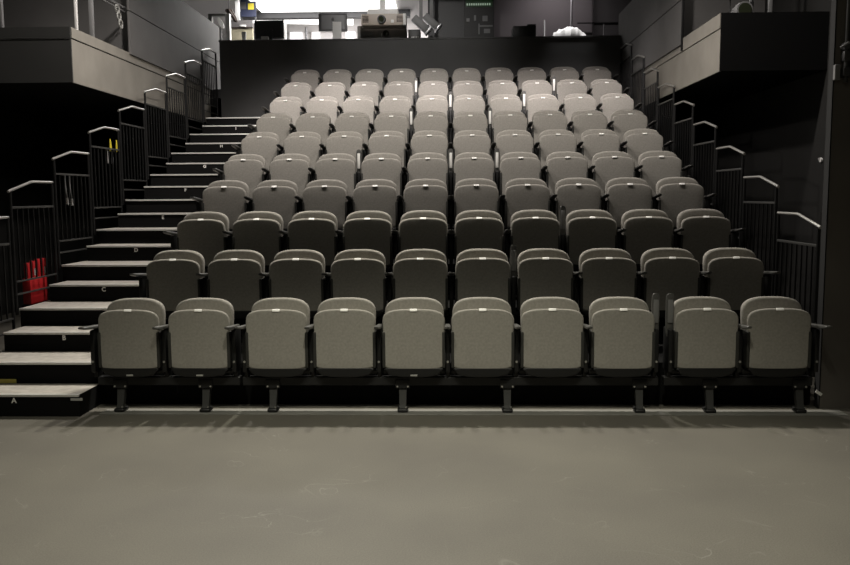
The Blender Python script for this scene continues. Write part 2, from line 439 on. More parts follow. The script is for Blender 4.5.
# ------------------------------------------------------------------ guard rails on both sides of every tier
def guard_rail(k, X, side):
    y0, z = deck_y(k), deck_z(k)
    rowword = ROWS[k].split()[0]
    t = thing('guard_rail', 'black guard rail with pale top bar at the %s end of the %s row tier' % (side, rowword), 'railing', (X, y0, z), 'stepped guard rails on the %s' % side)
    n = 0.03
    L = 0.815
    for yy in (n, L):
        b = MB(); b.tube([(0, yy, -0.06), (0, yy, 1.045 if yy == n else 1.13)], 0.014, 8); b.build('post', M['baluster'], t)
    h = MB(); h.tube([(0, -0.0, 1.040), (0, n, 1.05), (0, 0.40, 1.130), (0, 0.44, 1.134), (0, L + 0.01, 1.134)], 0.0125, 10)
    h.build('top_rail', M['rail_metal'], t)['label'] = 'pale metal top rail, sloping at the front'
    m = MB(); m.box(-0.010, 0.010, n, L, 0.890, 0.910, 0.003); m.build('mid_rail', M['leg_metal'], t)
    for zz in (0.12, 0.235):
        b = MB(); b.box(-0.008, 0.008, n, L, zz - 0.008, zz + 0.008, 0.002); b.build('lower_rail', M['leg_metal'], t)
    for j in range(7):
        yy = n + (L - n) * (j + 1) / 8
        b = MB(); b.box(-0.006, 0.006, yy - 0.006, yy + 0.006, 0.23, 0.892); b.build('baluster', M['baluster'], t, False)
for k in range(1, 10):
    guard_rail(k, -3.905, 'left')
    guard_rail(k, 2.80, 'right')

# items seen through the left rails
t = thing('equipment_box', 'red metal box with upright handles on black stand behind left guard rail', 'box', (-4.03, 7.96, 0))
MB().box(-0.09, -0.01, -0.19, 0.17, 0, 0.62, 0.006).build('stand', M['deck_black'], t, False)
MB().box(-0.08, 0.0, -0.18, 0.16, 0.62, 0.875, 0.010).build('body', M['red'], t)
for j in range(4):
    yy = -0.145 + j * 0.10
    MB().box(-0.06, -0.02, yy - 0.026, yy + 0.026, 0.875, 1.02 + 0.012 * min(j, 2), 0.006).build('handle', M['red'], t)
for yy in (-0.045, 0.155):
    MB().box(-0.0205, -0.017, yy - 0.014, yy + 0.014, 0.89, 0.96).build('pale_sticker', M['greyplate'], t, False)
t = thing('hanging_strap', 'pair of thin grey straps with pale ends hanging on left railing', 'strap', (-3.93, 8.40, 1.87))
for j, (dy, l) in enumerate(((0.0, -0.30), (0.10, -0.31))):
    b = MB(); b.tube([(0, dy, 0.0), (-0.005, dy + 0.005, -0.1), (0.0, dy + 0.02, -0.2), (0, dy + 0.03, l)], 0.007, 6); b.build('strap', M['mid_grey'], t)
    b = MB(); b.tube([(0, dy + 0.026, l + 0.07), (0, dy + 0.03, l)], 0.010, 8); b.build('strap_end', M['white'], t)
t = thing('hanging_clips', 'bunch of yellow and white clips hanging on the left railing', 'clips', (-3.93, 9.60, 2.17))
for dy, dz, m in ((-0.02, 0.0, 'yellow'), (0.16, 0.0, 'yellow'), (-0.10, -0.14, 'white'), (0.02, -0.14, 'silver')):
    b = MB(); b.tube([(0, dy, dz + 0.14), (0, dy, dz + 0.05), (0, dy, dz)], [0.007, 0.014, 0.011], 8); b.build('clip', M[m], t)
b = MB(); b.tube([(-0.01, -0.14, 0.0), (-0.01, 0.18, 0.0)], 0.006, 6); b.build('cord', M['baluster'], t)

# ------------------------------------------------------------------ balconies
t = thing('balcony', 'left balcony with dark front and pale side board facing the seats', 'balcony', (-4.05, 8.95, 2.87), 'side balconies')
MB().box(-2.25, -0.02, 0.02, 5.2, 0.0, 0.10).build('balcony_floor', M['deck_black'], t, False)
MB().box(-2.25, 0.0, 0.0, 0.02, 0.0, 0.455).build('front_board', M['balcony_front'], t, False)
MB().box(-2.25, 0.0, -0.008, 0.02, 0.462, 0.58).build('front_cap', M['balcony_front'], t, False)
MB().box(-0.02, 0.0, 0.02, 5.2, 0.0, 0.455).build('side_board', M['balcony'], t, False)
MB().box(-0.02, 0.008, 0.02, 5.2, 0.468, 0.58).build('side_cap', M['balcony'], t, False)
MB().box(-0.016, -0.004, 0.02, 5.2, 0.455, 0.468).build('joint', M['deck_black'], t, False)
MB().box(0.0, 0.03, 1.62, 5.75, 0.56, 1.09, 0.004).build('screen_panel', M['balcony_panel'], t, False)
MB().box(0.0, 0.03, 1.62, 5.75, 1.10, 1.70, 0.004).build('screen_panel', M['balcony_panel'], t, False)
MB().box(0.003, 0.012, 1.62, 5.75, 1.09, 1.10).build('joint', M['deck_black'], t, False)
for yy, m, w in ((0.24, 'white', 0.030), (0.62, 'mid_grey', 0.045)):
    b = MB(); b.box(-0.05, -0.05 + w, yy - w / 2, yy + w / 2, 0.58, 1.7, 0.004); b.build('post', M[m], t)
b = MB(); b.tube([(-0.03, 0.62, 1.13), (-0.03, 1.62, 1.13)], 0.014, 8); b.build('handrail', M['silver'], t)
b = MB(); b.tube([(-0.03, 0.62, 1.08), (-0.03, 1.62, 1.08)], 0.008, 8); b.build('handrail', M['silver'], t)
for xx in (-0.78,):
    b = MB(); b.box(xx - 0.02, xx + 0.02, 0.06, 0.10, 0.58, 1.7, 0.004); b.build('post', M['mid_grey'], t)
tt = thing('cable_bundle', 'pale coiled cable hanging on the left balcony handrail', 'cable', (-4.075, 10.33, 3.99))
for j in range(3):
    b = MB(); pts = []
    for q in range(13):
        a = 2 * PI * q / 12
        pts.append((0.01 * j, 0.05 * math.sin(a) + 0.02 * j, -0.06 - 0.085 * j + 0.05 * math.cos(a)))
    b.tube(pts, 0.013, 6, False); b.build('coil', M['greyplate'], tt)

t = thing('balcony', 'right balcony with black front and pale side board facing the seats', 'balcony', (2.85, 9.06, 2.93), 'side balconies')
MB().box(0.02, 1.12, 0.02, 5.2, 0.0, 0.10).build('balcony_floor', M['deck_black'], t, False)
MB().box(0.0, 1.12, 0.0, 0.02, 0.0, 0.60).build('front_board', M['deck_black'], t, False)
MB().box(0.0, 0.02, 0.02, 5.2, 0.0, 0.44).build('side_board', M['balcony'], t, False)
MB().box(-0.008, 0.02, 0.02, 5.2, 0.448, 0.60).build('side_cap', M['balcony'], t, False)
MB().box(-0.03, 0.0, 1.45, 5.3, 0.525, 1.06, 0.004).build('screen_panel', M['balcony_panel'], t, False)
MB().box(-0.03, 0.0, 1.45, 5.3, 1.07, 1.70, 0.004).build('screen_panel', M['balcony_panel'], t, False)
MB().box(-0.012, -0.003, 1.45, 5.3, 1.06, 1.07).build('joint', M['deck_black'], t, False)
b = MB(); b.box(-0.03, 0.0, 1.42, 1.45, 0.45, 1.7, 0.003); b.build('panel_edge', M['baluster'], t)
for xx in (0.42, 0.62):
    b = MB(); b.box(xx - 0.02, xx + 0.02, 0.30, 0.34, 0.10, 1.7, 0.004); b.build('post', M['mid_grey'], t)

# stage lantern resting on the right balcony, its front towards the hall
t = thing('stage_lantern', 'grey round stage lantern on the right balcony behind its front board', 'lantern', (3.14, 9.30, 3.53))
b = MB(); b.tube([(0, -0.10, 0.06), (0, -0.02, 0.065), (0, 0.12, 0.07), (0, 0.22, 0.07)], [0.085, 0.09, 0.075, 0.05], 18); b.build('housing', M['mid_grey'], t)
b = MB(); b.tube([(0, -0.105, 0.06), (0, -0.101, 0.06)], 0.07, 18); b.build('lens', M['glass'], t)
b = MB(); b.tube([(-0.12, 0.02, 0.06), (-0.12, 0.02, 0.20), (0.0, 0.02, 0.24), (0.12, 0.02, 0.20), (0.12, 0.02, 0.06)], 0.012, 8); b.build('yoke', M['baluster'], t)
b = MB(); b.box(-0.05, 0.05, -0.03, 0.08, -0.50, -0.015, 0.005); b.build('stand', M['baluster'], t)

# pipe with clamp on the right wall
p0 = at(846.5, 82, 6.25)
t = thing('wall_pipe', 'dark vertical pipe with clamps on the wall beside the right balcony', 'pipe', (p0.x, 6.265, p0.z))
b = MB(); b.tube([(0, 0, 0), (0, 0, 1.6)], 0.018, 10); b.build('pipe', M['leg_metal'], t)
for yy, w_ in ((72, 0.03), (56, 0.035), (46, 0.025)):
    zz = at(846, yy, 6.25).z - p0.z
    b = MB(); b.box(-0.03, 0.05, -0.03, 0.035, zz - w_, zz + w_, 0.006); b.build('clamp', M['dark_grey'], t)
zz = at(846, 45, 6.25).z - p0.z
b = MB(); b.tube([(-0.055, -0.02, zz - 0.02), (-0.005, -0.035, zz + 0.015), (0.03, -0.03, zz + 0.005)], 0.009, 8); b.build('handle', M['mid_grey'], t)
p = at(829, 73, 6.30)
tag(MB().box(2.798, 2.838, 6.26, 6.2955, p.z - 0.055, p.z + 0.055, 0.005).build('switch_box', M['mid_grey'], smooth=False), 'small pale switch box on the wall edge below the right balcony end', 'switch box')
p = at(820, 160, 9.09)
t = thing('wall_hook', 'small pale round fitting alone on the dark right wall', 'fitting', (3.97, 9.09, p.z))
b = MB(); b.tube([(0, 0, 0), (-0.02, 0, 0)], 0.024, 12); b.build('base', M['white'], t)
b = MB(); b.tube([(-0.02, 0, -0.012), (-0.035, 0, 0.02)], 0.008, 8); b.build('knob', M['white'], t)
p = at(823, 393, 6.3)
o = tag(MB().box(-0.028, 0.028, -0.004, 0.004, -0.012, 0.012, 0.003).build('loose_tag', M['plate']), 'small white tag beside the right end of the front row', 'tag')
o.location = (2.797, 6.291, at(823, 393, 6.291).z); o.rotation_euler = (0, math.radians(35), 0)

struct('wall_return', MB().box(2.81, 3.97, 6.30, 6.375, 0.0, 6.6), M['wall_return'])
struct('trim_shade', MB().box(2.80, 2.81, 6.296, 6.375, 0.0, 6.6), M['ceil_dark'])  # black strip added so the wall's lit edge stays in shade
struct('wall_balcony_left', MB().box(-6.3, -4.12, 10.9, 11.0, 2.97, 5.6), M['balcony_panel'])
struct('wall_balcony_right', MB().box(2.93, 3.97, 10.9, 11.0, 3.03, 5.6), M['balcony_panel'])

# ------------------------------------------------------------------ parapet and control room behind the top row
PY = 14.14
ptop = 4.245
t = thing('parapet', 'dark grey parapet wall behind the topmost row of seats', 'parapet', (-0.55, PY, 0))
MB().box(-3.32, 3.36, 0.0, 0.10, 0, ptop - 0.03).build('panel', M['parapet'], t, False)
MB().box(-3.33, 3.365, -0.01, 0.14, ptop - 0.03, ptop, 0.004).build('cap', M['parapet'], t, False)

BZ = 3.45
struct('floor_booth', MB().box(-6.3, 3.97, PY + 0.10, 20.8, BZ - 0.15, BZ), M['dark_grey'])
struct('ceiling_booth', MB().box(-6.3, 3.97, PY + 0.18, 20.8, 5.62, 5.8), M['white_wall'])
struct('wall_header', MB().box(-6.3, 3.97, PY + 0.0, PY + 0.18, 5.55, 6.8), M['wall_dark'])
struct('wall_back', MB().box(-6.3, 3.97, 20.8, 21.0, BZ, 6.6), M['white_wall'])
# partition: dark pillar, grey wall
xa, xb, xc, xd = at(437, 20, 16.6).x, at(495, 20, 16.6).x, at(592, 20, 16.6).x, at(640, 20, 16.6).x
struct('wall_partition', MB().box(xb - 0.9, xc, 16.62, 16.75, BZ, 5.62), M['grey_wall'])
struct('trim_1', MB().box(xc, xd + 1.2, 16.45, 16.75, BZ, 5.62), M['trim_grey'])
struct('trim_2', MB().box(at(428, 20, 16.0).x, at(464, 20, 16.0).x, 16.0, 16.6, BZ, 5.62), M['dark_grey'])
q = at(600, 23, 16.44)
struct('trim_3', MB().box(at(576, 23, 16.6).x, xd + 1.0, 16.42, 16.45, q.z - 0.01, q.z + 0.01), M['black_metal'])

def desk_z(): return 4.20
t = thing('control_desk', 'long dark control desk behind the parapet', 'desk', (-0.6, 14.30, BZ))
MB().box(-3.0, 3.2, 0.0, 0.75, desk_z() - BZ - 0.04, desk_z() - BZ).build('desktop', M['dark_grey'], t, False)
for xx in (-2.9, -1.0, 1.0, 3.1):
    MB().box(xx - 0.03, xx + 0.03, 0.05, 0.70, 0, desk_z() - BZ - 0.04).build('leg', M['dark_grey'], t, False)
DZ = desk_z()

def monitor(x0, x1, yt, Y, shell, label, name, pale_stand, tilt, emblem, yaw=0.0):
    a, b_ = at(x0, yt, Y), at(x1, yt, Y)
    w = b_.x - a.x; cx = (a.x + b_.x) / 2; top = a.z; h = w * 0.62
    t = thing(name, label, 'monitor', (cx, Y, DZ)); t.rotation_euler = (0, 0, yaw)
    H = top - DZ
    R = Matrix.Rotation(tilt, 3, 'X')
    b = MB()
    lp = []
    for yy, s in ((-0.028, 0.80), (-0.02, 0.94), (-0.008, 0.995), (0.004, 1.0)):
        lp.append([Vector((sx * w / 2 * s, yy, H - h / 2 + sz * h / 2 * s)) for sx, sz in ((-1, -1), (1, -1), (1, 1), (-1, 1))])
    b.loft(lp); sh = b.build('back_shell', M[shell], t, False)
    b = MB(); b.box(-w / 2 + 0.01, w / 2 - 0.01, 0.0045, 0.008, H - h + 0.01, H - 0.01); b.build('screen', M['dark_grey'], t, False)
    b = MB(); so = 0.07 if emblem else 0.0
    b.box(so - 0.075, so + 0.075, -0.085, -0.070, 0.012, H - h * 0.55, 0.003)
    b.box(so - 0.075, so + 0.075, -0.085, -0.02, H - h * 0.55, H - h * 0.55 + 0.012, 0.003); b.build('stand', M[pale_stand], t, False)
    b = MB(); b.box(so - 0.10, so + 0.10, -0.11, 0.10, 0, 0.012, 0.003); b.build('base', M[pale_stand], t, False)
    if emblem:
        # small dark emblem: a lobed round shape with a leaf above
        b = MB(); pts = []
        for q in range(24):
            a2 = 2 * PI * q / 24
            rr = 0.026 * (1 - 0.16 * math.exp(-((a2 - PI / 2) ** 2) * 14) - 0.10 * math.exp(-((a2 - 3 * PI / 2) ** 2) * 16) - (0.28 * math.exp(-(min(a2, 2 * PI - a2) ** 2) * 14)))
            pts.append(Vector((rr * math.cos(a2), -0.0305, H - h * 0.36 + rr * math.sin(a2))))
        b.loft([pts, [p + Vector((0, 0.003, 0)) for p in pts]])
        b.box(-0.004, 0.010, -0.0305, -0.0275, H - h * 0.36 + 0.028, H - h * 0.36 + 0.040, 0.001)
        b.build('emblem', M['black_metal'], t, False)
    return t
monitor(318.5, 347, 13.5, 14.62, 'computer_shell', 'silver desktop computer seen from behind with pale foot', 'desktop_computer', 'white', 0, True, 0.10)
monitor(254, 284, 20.5, 14.70, 'dark_grey', 'black monitor seen from behind at left of the control desk', 'monitor', 'dark_grey', 0, False, -0.06)
p = at(265, 38.5, 14.50)
tag(MB().box(p.x - 0.06, p.x + 0.06, 14.46, 14.54, DZ, p.z + 0.03, 0.004).build('paper_tray', M['white']), 'small white tray in front of the black monitor', 'tray')

# large projector hanging on a white pole
a, b_ = at(361, 14, 14.05), at(406, 25, 14.05)
cx = (a.x + b_.x) / 2; w = b_.x - a.x; zt, zb = a.z, b_.z
t = thing('projector', 'large cream projector hanging from white pole above the control desk', 'projector', (cx, 14.05, zb))
H = zt - zb
MB().box(-w / 2, w / 2, 0.0, 0.31, 0, H, 0.012, 3).build('body', M['cream'], t)
b = MB(); lx = at(381.5, 20, 14.05).x - cx
b.tube([(lx, 0.02, H * 0.5), (lx, -0.05, H * 0.5)], [0.074, 0.066], 20); b.build('lens_ring', M['dark_grey'], t)
b = MB(); b.tube([(lx, -0.045, H * 0.5), (lx, -0.056, H * 0.5)], [0.05, 0.038], 20); b.build('lens', M['glass'], t)
b = MB(); vx = at(392, 22, 14.05).x - cx; b.box(vx - 0.02, vx + 0.03, -0.006, 0.004, 0.04, 0.09, 0.004); b.build('painted_highlight', M['white'], t)  # white patch painted as the highlight right of the lens
for vx in (-w * 0.40, w * 0.36):
    b = MB()
    for q in range(5): b.box(vx - 0.05, vx + 0.05, -0.004, 0.002, 0.05 + q * 0.022, 0.06 + q * 0.022)
    b.build('vent', M['brown'], t, False)
MB().box(w * 0.44, w * 0.50, -0.006, 0.30, 0.0, H, 0.004).build('end_cap', M['white'], t)
bx0, bx1 = at(368, 10, 14.2).x - cx, at(398.5, 10, 14.2).x - cx
MB().box(bx0, bx1, 0.04, 0.28, H, H + 0.085, 0.004).build('mount_plate', M['white'], t)
px_ = at(383, 5, 14.3).x - cx
MB().box(px_ - 0.045, px_ + 0.045, 0.12, 0.20, H + 0.085, 5.62 - zb + 0.9, 0.004).build('pole', M['white'], t)

# dark projector standing on the desk below it
a, b_ = at(357, 25.5, 14.38), at(406, 38, 14.38)
cx = (a.x + b_.x) / 2; w = b_.x - a.x
t = thing('projector', 'dark grey projector standing on desk below the cream one', 'projector', (cx, 14.40, DZ))
MB().box(-w / 2, w / 2, 0.0, 0.45, 0.02, a.z - DZ, 0.02, 3).build('body', M['dark_projector'], t)
lx = at(386, 34, 14.38).x - cx; lz = at(386, 33.5, 14.38).z - DZ
b = MB(); b.tube([(lx, 0.01, lz), (lx, -0.03, lz)], 0.055, 18); b.build('lens_ring', M['black_metal'], t)
b = MB(); b.tube([(lx, -0.028, lz), (lx, -0.034, lz)], [0.046, 0.03], 18); b.build('lens', M['glass'], t)
b = MB(); b.box(lx - 0.085, lx - 0.068, -0.006, 0.006, lz - 0.045, lz + 0.005, 0.003); b.build('indicator', M['white'], t)
b = MB(); b.box(-w / 2 + 0.03, -w / 2 + 0.28, -0.012, 0.01, lz - 0.05, lz + 0.04, 0.01); b.build('grille', M['mid_grey'], t)
for sx in (-1, 1): MB().box(sx * w * 0.4 - 0.02, sx * w * 0.4 + 0.02, 0.03, 0.4, 0.0, 0.022).build('foot', M['black_metal'], t, False)

# moving-head lantern on its bar, at the right of the projectors
def lantern(xp, yp, Y, label, s):
    p = at(xp, yp, Y)
    t = thing('spotlight', label, 'spotlight', (p.x, Y, p.z), 'spotlights beside the projector')
    R = Matrix.Rotation(math.radians(42), 3, 'Y')
    b = MB(); b.box(-0.17 * s, 0.15 * s, -0.07, 0.10, -0.065 * s, 0.065 * s, 0.012, 2, R, (0, 0, 0)); b.build('housing', M['mid_grey'], t)
    b = MB(); b.box(0.15 * s, 0.19 * s, -0.08, 0.11, -0.085 * s, 0.085 * s, 0.006, 2, R, (0, 0, 0)); b.build('barn_door', M['silver'], t)
    b = MB(); b.box(-0.03, 0.03, 0.0, 0.06, 0.02, 5.62 - p.z + 0.0, 0.004); b.build('hanging_bar', M['mid_grey'], t)
    return t
lantern(421, 24.5, 14.75, 'grey spotlight pointing down, nearest to the cream projector', 1.0)
lantern(431.5, 22.0, 15.1, 'grey spotlight hanging against the dark pillar', 0.95)
p = at(414, 30, 14.6)
t = thing('amplifier', 'small black device on desk beside the dark projector, pale writing strip', 'device', (p.x, 14.55, DZ))
MB().box(-0.10, 0.11, 0, 0.3, 0, p.z - DZ + 0.0, 0.01).build('body', M['black_metal'], t)
zz = at(414, 37.2, 14.54).z - DZ
for q in range(5): MB().box(-0.045 + q * 0.028, -0.027 + q * 0.028, -0.003, 0.001, zz - 0.01, zz + 0.012).build('mark', M['greyplate'], t, False)

# equipment rack with green lights
a, b_ = at(464, 0, 16.0), at(494, 38, 16.0)
cx = (a.x + b_.x) / 2; w = b_.x - a.x
t = thing('equipment_rack', 'tall black equipment rack with a row of green lights', 'rack', (cx, 16.0, BZ))
MB().box(-w / 2, w / 2, 0.0, 0.55, 0, 1.95, 0.006).build('cabinet', M['black_metal'], t, False)
z3 = at(478, 4.3, 16.0).z - BZ
MB().box(-w / 2 + 0.03, w / 2 - 0.03, -0.012, 0.0, z3 - 0.05, z3 + 0.10).build('unit', M['green_led'], t, False)
for q in range(11):
    xx = -w / 2 + 0.05 + q * (w - 0.10) / 11
    MB().box(xx, xx + 0.022, -0.016, -0.012, z3 - 0.022, z3 + 0.016).build('indicator', M['led_white'], t, False)
for (xp, yp, ww, hh) in ((468, 20, 3, 3), (475, 18, 2, 5), (485, 18.5, 5, 5), (479, 29, 1.2, 10), (486, 26, 13, 1.5), (487, 31, 6, 4)):
    p = at(xp, yp, 16.0); k = 16.0 / FPX
    MB().box(p.x - cx - ww * k / 2, p.x - cx + ww * k / 2, -0.012, 0.0, p.z - BZ - hh * k / 2, p.z - BZ + hh * k / 2).build('module', M['mid_grey'], t, False)

# things on the right part of the desk
a, b_ = at(513, 25, 14.5), at(536, 37, 14.5)
t = thing('mixing_console', 'black boxy console on the desk in front of the grey wall', 'console', ((a.x + b_.x) / 2, 14.5, DZ)); w = b_.x - a.x
MB().box(-w / 2, w / 2, 0.0, 0.35, 0, a.z - DZ - 0.015, 0.008).build('body', M['black_metal'], t)
MB().box(w * 0.12, w / 2, 0.02, 0.3, a.z - DZ - 0.015, a.z - DZ + 0.015, 0.006).build('lid', M['dark_grey'], t)
p = at(544.5, 20, 14.5)
t = thing('desk_lamp', 'thin white upright rod on the desk beside black console', 'rod', (p.x, 14.5, DZ))
b = MB(); b.tube([(0, 0, 0.01), (0, 0, p.z - DZ)], 0.011, 8); b.build('rod', M['white'], t)
b = MB(); b.tube([(0, 0, 0), (0, 0, 0.012)], 0.05, 14); b.build('base', M['black_metal'], t)
t.name = 'upright_rod'
# crumpled white cloth
a, b_ = at(553, 37.5, 14.42), at(587, 27, 14.42)
w = b_.x - a.x; cx = (a.x + b_.x) / 2; h = b_.z - DZ
bm = bmesh.new(); nx, ny = 30, 12
rnd = random.Random(3); ph = [rnd.uniform(0, 6.28) for _ in range(8)]
prof = [(0, 0.60), (0.10, 0.72), (0.25, 0.88), (0.34, 0.97), (0.45, 1.0), (0.62, 1.02), (0.75, 0.95), (0.88, 0.70), (1, 0.50)]
def pf(u):
    for (u0, v0), (u1, v1) in zip(prof, prof[1:]):
        if u0 <= u <= u1: return v0 + (v1 - v0) * (u - u0) / (u1 - u0)
    return 0.5
grid = []
for i in range(nx + 1):
    rowv = []
    for j in range(ny + 1):
        u, v = i / nx, j / ny
        z = h * pf(u) * (0.35 + 0.65 * math.sin(PI * min(1, 0.12 + v * 0.9)) ** 0.6)
        z += 0.014 * math.sin(9 * u + 7 * v + ph[0]) + 0.012 * math.sin(17 * u - 11 * v + ph[1]) + 0.010 * math.sin(29 * u + 23 * v + ph[2])
        edge = min(u, 1 - u, v, 1 - v)
        if edge < 0.001: z = 0.03 + 0.015 * math.sin(20 * u + 15 * v)
        rowv.append(bm.verts.new((-w / 2 + w * u + 0.012 * math.sin(13 * v + ph[3]), 0.34 * v + 0.015 * math.sin(11 * u + ph[4]), max(0.004, z))))
    grid.append(rowv)
for i in range(nx):
    for j in range(ny): bm.faces.new((grid[i][j], grid[i + 1][j], grid[i + 1][j + 1], grid[i][j + 1]))
o = MB(); o.add(bm); o = o.build('crumpled_cloth', M['cloth'])
so = o.modifiers.new('thick', 'SOLIDIFY'); so.thickness = 0.006; so.offset = 1
o.location = (cx, 14.40, DZ); tag(o, 'crumpled white cloth lying on the desk before the grey wall', 'cloth')
a = at(571.5, 2, 16.0)
t = thing('support_pole', 'thin pale pole standing behind the crumpled white cloth', 'pole', (a.x, 16.0, BZ))
b = MB(); b.tube([(0, 0, 0.01), (0, 0, 2.15)], 0.022, 10); b.build('pole', M['silver'], t)
b = MB(); b.tube([(0, 0, 0), (0, 0, 0.015)], 0.09, 14); b.build('base', M['dark_grey'], t)
a = at(604, 24, 15.9)
t = thing('cable_stand', 'short thin grey stand behind parapet at its right end', 'stand', (a.x, 15.9, BZ))
b = MB(); b.tube([(0, 0, 0.01), (0, 0, a.z - BZ)], 0.014, 8); b.build('pole', M['mid_grey'], t)
b = MB(); b.tube([(0, 0, 0), (0, 0, 0.015)], 0.08, 14); b.build('base', M['dark_grey'], t)

# bright left part of the control room
a, b_ = at(258, 5, 17.9), at(396, 5, 17.9)
tag(MB().box(a.x, b_.x, 17.0, 18.25, 5.57, 5.618).build('ceiling_light', M['lamp_white'], smooth=False), 'wide bright ceiling light panel in the control room', 'ceiling light')
a, b_ = at(240, 12, 18.4), at(410, 12, 18.4); z0 = at(320, 18, 18.4).z
tag(MB().box(a.x, b_.x, 18.35, 18.55, z0, 5.62).build('ceiling_beam', M['beam_grey'], smooth=False), 'grey ceiling beam below the bright panel of the control room', 'beam')
a, b_ = at(248, 20, 18.75), at(352, 20, 18.75)
z0 = at(320, 22.3, 18.75).z; z1 = at(320, 15, 18.75).z
bm = MB()
pts = [Vector((a.x, 18.75, z0 + 0.055)), Vector((b_.x, 18.75, z0 - 0.02)), Vector((b_.x, 18.75, z1)), Vector((a.x, 18.75, z0 + 0.085))]
bm.loft([pts, [p + Vector((0, 0.25, 0.0)) for p in pts]])
t = thing('strip_light', 'slanting bright strip light at the back of the control room', 'ceiling light', (0, 0, 0))
bm.build('trough', M['lamp_white'], t, False)
for xx in (a.x + 0.3, b_.x - 0.3):
    b = MB(); b.tube([(xx, 18.9, z0 + 0.06), (xx, 18.9, 5.62)], 0.008, 6); b.build('hanger', M['silver'], t)
w0 = thing('window_1', None, None, (0, 20.75, 0), None, 'structure')
for (xa_, xb_, ya, yb) in ((290, 302, 27, 40), (312.5, 319, 32.5, 40), (347, 354, 30, 40)):
    a, b_ = at(xa_, ya, 20.7), at(xb_, yb, 20.7)
    f = MB(); f.box(a.x - 0.04, b_.x + 0.04, -0.04, 0.04, b_.z - 0.04, a.z + 0.04); f = f.build('window_frame', M['white'], w0, False)
    MB().box(a.x, b_.x, -0.06, -0.04, b_.z, a.z).build('pane', M['window_lit'], f, False)
a, b_ = at(280, 20, 19.2), at(282.5, 20, 19.2)
def post(x0, x1, yt, Y, label, m, name='post'):
    a, b_ = at(x0, yt, Y), at(x1, yt, Y)
    return tag(MB().box(a.x, b_.x, Y, Y + 0.08, BZ, a.z, 0.004).build(name, M[m], smooth=False), label, 'post')
post(282.5, 286, 22, 18.9, 'pale slim post at the back behind the black monitor', 'white', 'wall_post')
post(305, 306.5, 27, 18.9, 'thin dark post before the bright control room window', 'dark_grey', 'wall_post')
# doorway at the far left
t = thing('door_frame', 'white door frame standing open at left end of the control room', 'door frame', (at(227, 20, 15.2).x, 15.2, BZ))
ox = t.location.x
a, b_ = at(225, 13.5, 15.2), at(229.3, 13.5, 15.2)
MB().box(a.x - ox, b_.x - ox, 0, 0.10, 0, a.z - BZ, 0.004).build('jamb', M['white'], t, False)
c = at(208, 13.5, 15.2); z2 = at(215, 16, 15.2).z
MB().box(c.x - ox, a.x - ox, 0, 0.10, z2 - BZ, a.z - BZ, 0.004).build('lintel', M['greyplate'], t, False)
c = at(211.5, 13.5, 15.2)
MB().box(at(208, 13.5, 15.2).x - ox, c.x - ox, 0, 0.10, 0, z2 - BZ, 0.004).build('jamb', M['greyplate'], t, False)
a, b_ = at(216.5, 17, 15.5), at(224.5, 28.5, 15.5)
t = thing('round_sign', 'white leaf-shaped sign leaning inside the white door frame', 'sign', ((a.x + b_.x) / 2, 15.5, BZ))
b = MB(); pts = []
hw, hh = (b_.x - a.x) / 2, (a.z - b_.z) / 2; zc = (a.z + b_.z) / 2 - BZ
for q in range(20):
    an = 2 * PI * q / 20
    u, v = math.cos(an) * hw * 0.75, math.sin(an) * hh * 1.1
    pts.append(Vector((u * 0.9 - v * 0.35, 0, zc + v * 0.9 - 0.25 * u)))
b.loft([pts, [p + Vector((0, 0.02, 0)) for p in pts]]); b.build('panel', M['white'], t, False)
b = MB(); b.tube([(0, 0.03, 0), (0, 0.03, zc)], 0.014, 8); b.build('pole', M['mid_grey'], t)
a, b_ = at(231, 24, 15.9), at(253, 40, 15.9)
t = thing('partition_board', 'beige board with dark top edge between the door frame and black monitor', 'board', ((a.x + b_.x) / 2, 15.9, BZ)); w = b_.x - a.x
ze = at(240, 28.5, 15.9).z - BZ
MB().box(-w / 2, w / 2, 0, 0.05, 0, ze).build('board', M['beige'], t, False)
MB().box(-w / 2, w / 2, -0.01, 0.06, ze, ze + 0.025).build('rail', M['brown'], t, False)
MB().box(-w / 2, w / 2, 0.01, 0.05, ze + 0.025, a.z - BZ + 0.07).build('upper_board', M['grey_wall'], t, False)
p = at(240, 26, 15.86)
tag(MB().box(at(240, 26, 15.9).x, at(246, 26, 15.9).x, 15.875, 15.905, p.z - 0.012, p.z + 0.025, 0.004).build('paper_roll', M['white']), 'small white roll on the edge of the beige board', 'paper roll')
a = at(250, 33, 15.2)
t = thing('paper_cup', 'small white cup at the left of the black monitor', 'cup', (a.x, 14.75, DZ))
zt = at(250, 32, 14.75).z - DZ
b = MB(); b.tube([(0, 0, 0.0), (0, 0, zt)], [0.028, 0.04], 14); b.build('cup', M['white'], t)
# dark coat-like shape hanging, brown
a, b_ = at(225, 9, 15.6), at(238, 22, 15.6)
t = thing('hanging_coat', 'dark brown cloth hanging above the beige board', 'cloth', ((a.x + b_.x) / 2, 15.6, b_.z))
b = MB(); H = a.z - b_.z; W = (b_.x - a.x) / 2
lp = []
for z, x0, x1, th in ((0.0, 0.35, 1.0, 0.02), (0.3 * H, 0.1, 0.85, 0.05), (0.6 * H, -0.5, 0.55, 0.06), (0.85 * H, -1.0, 0.25, 0.05), (H, -0.9, 0.1, 0.02)):
    n = 14; cxm, hwm = (x0 + x1) / 2 * W, (x1 - x0) / 2 * W
    lp.append([Vector((cxm + hwm * math.cos(2 * PI * q / n), th * math.sin(2 * PI * q / n) * (1 + 0.3 * math.sin(3 * q)), z)) for q in range(n)])
b.loft(lp); b.build('fabric', M['brown'], t)
b = MB(); b.tube([(-0.4 * W, 0, H * 0.9), (-0.4 * W, 0, 5.62 - b_.z)], 0.006, 6); b.build('cord', M['black_metal'], t)
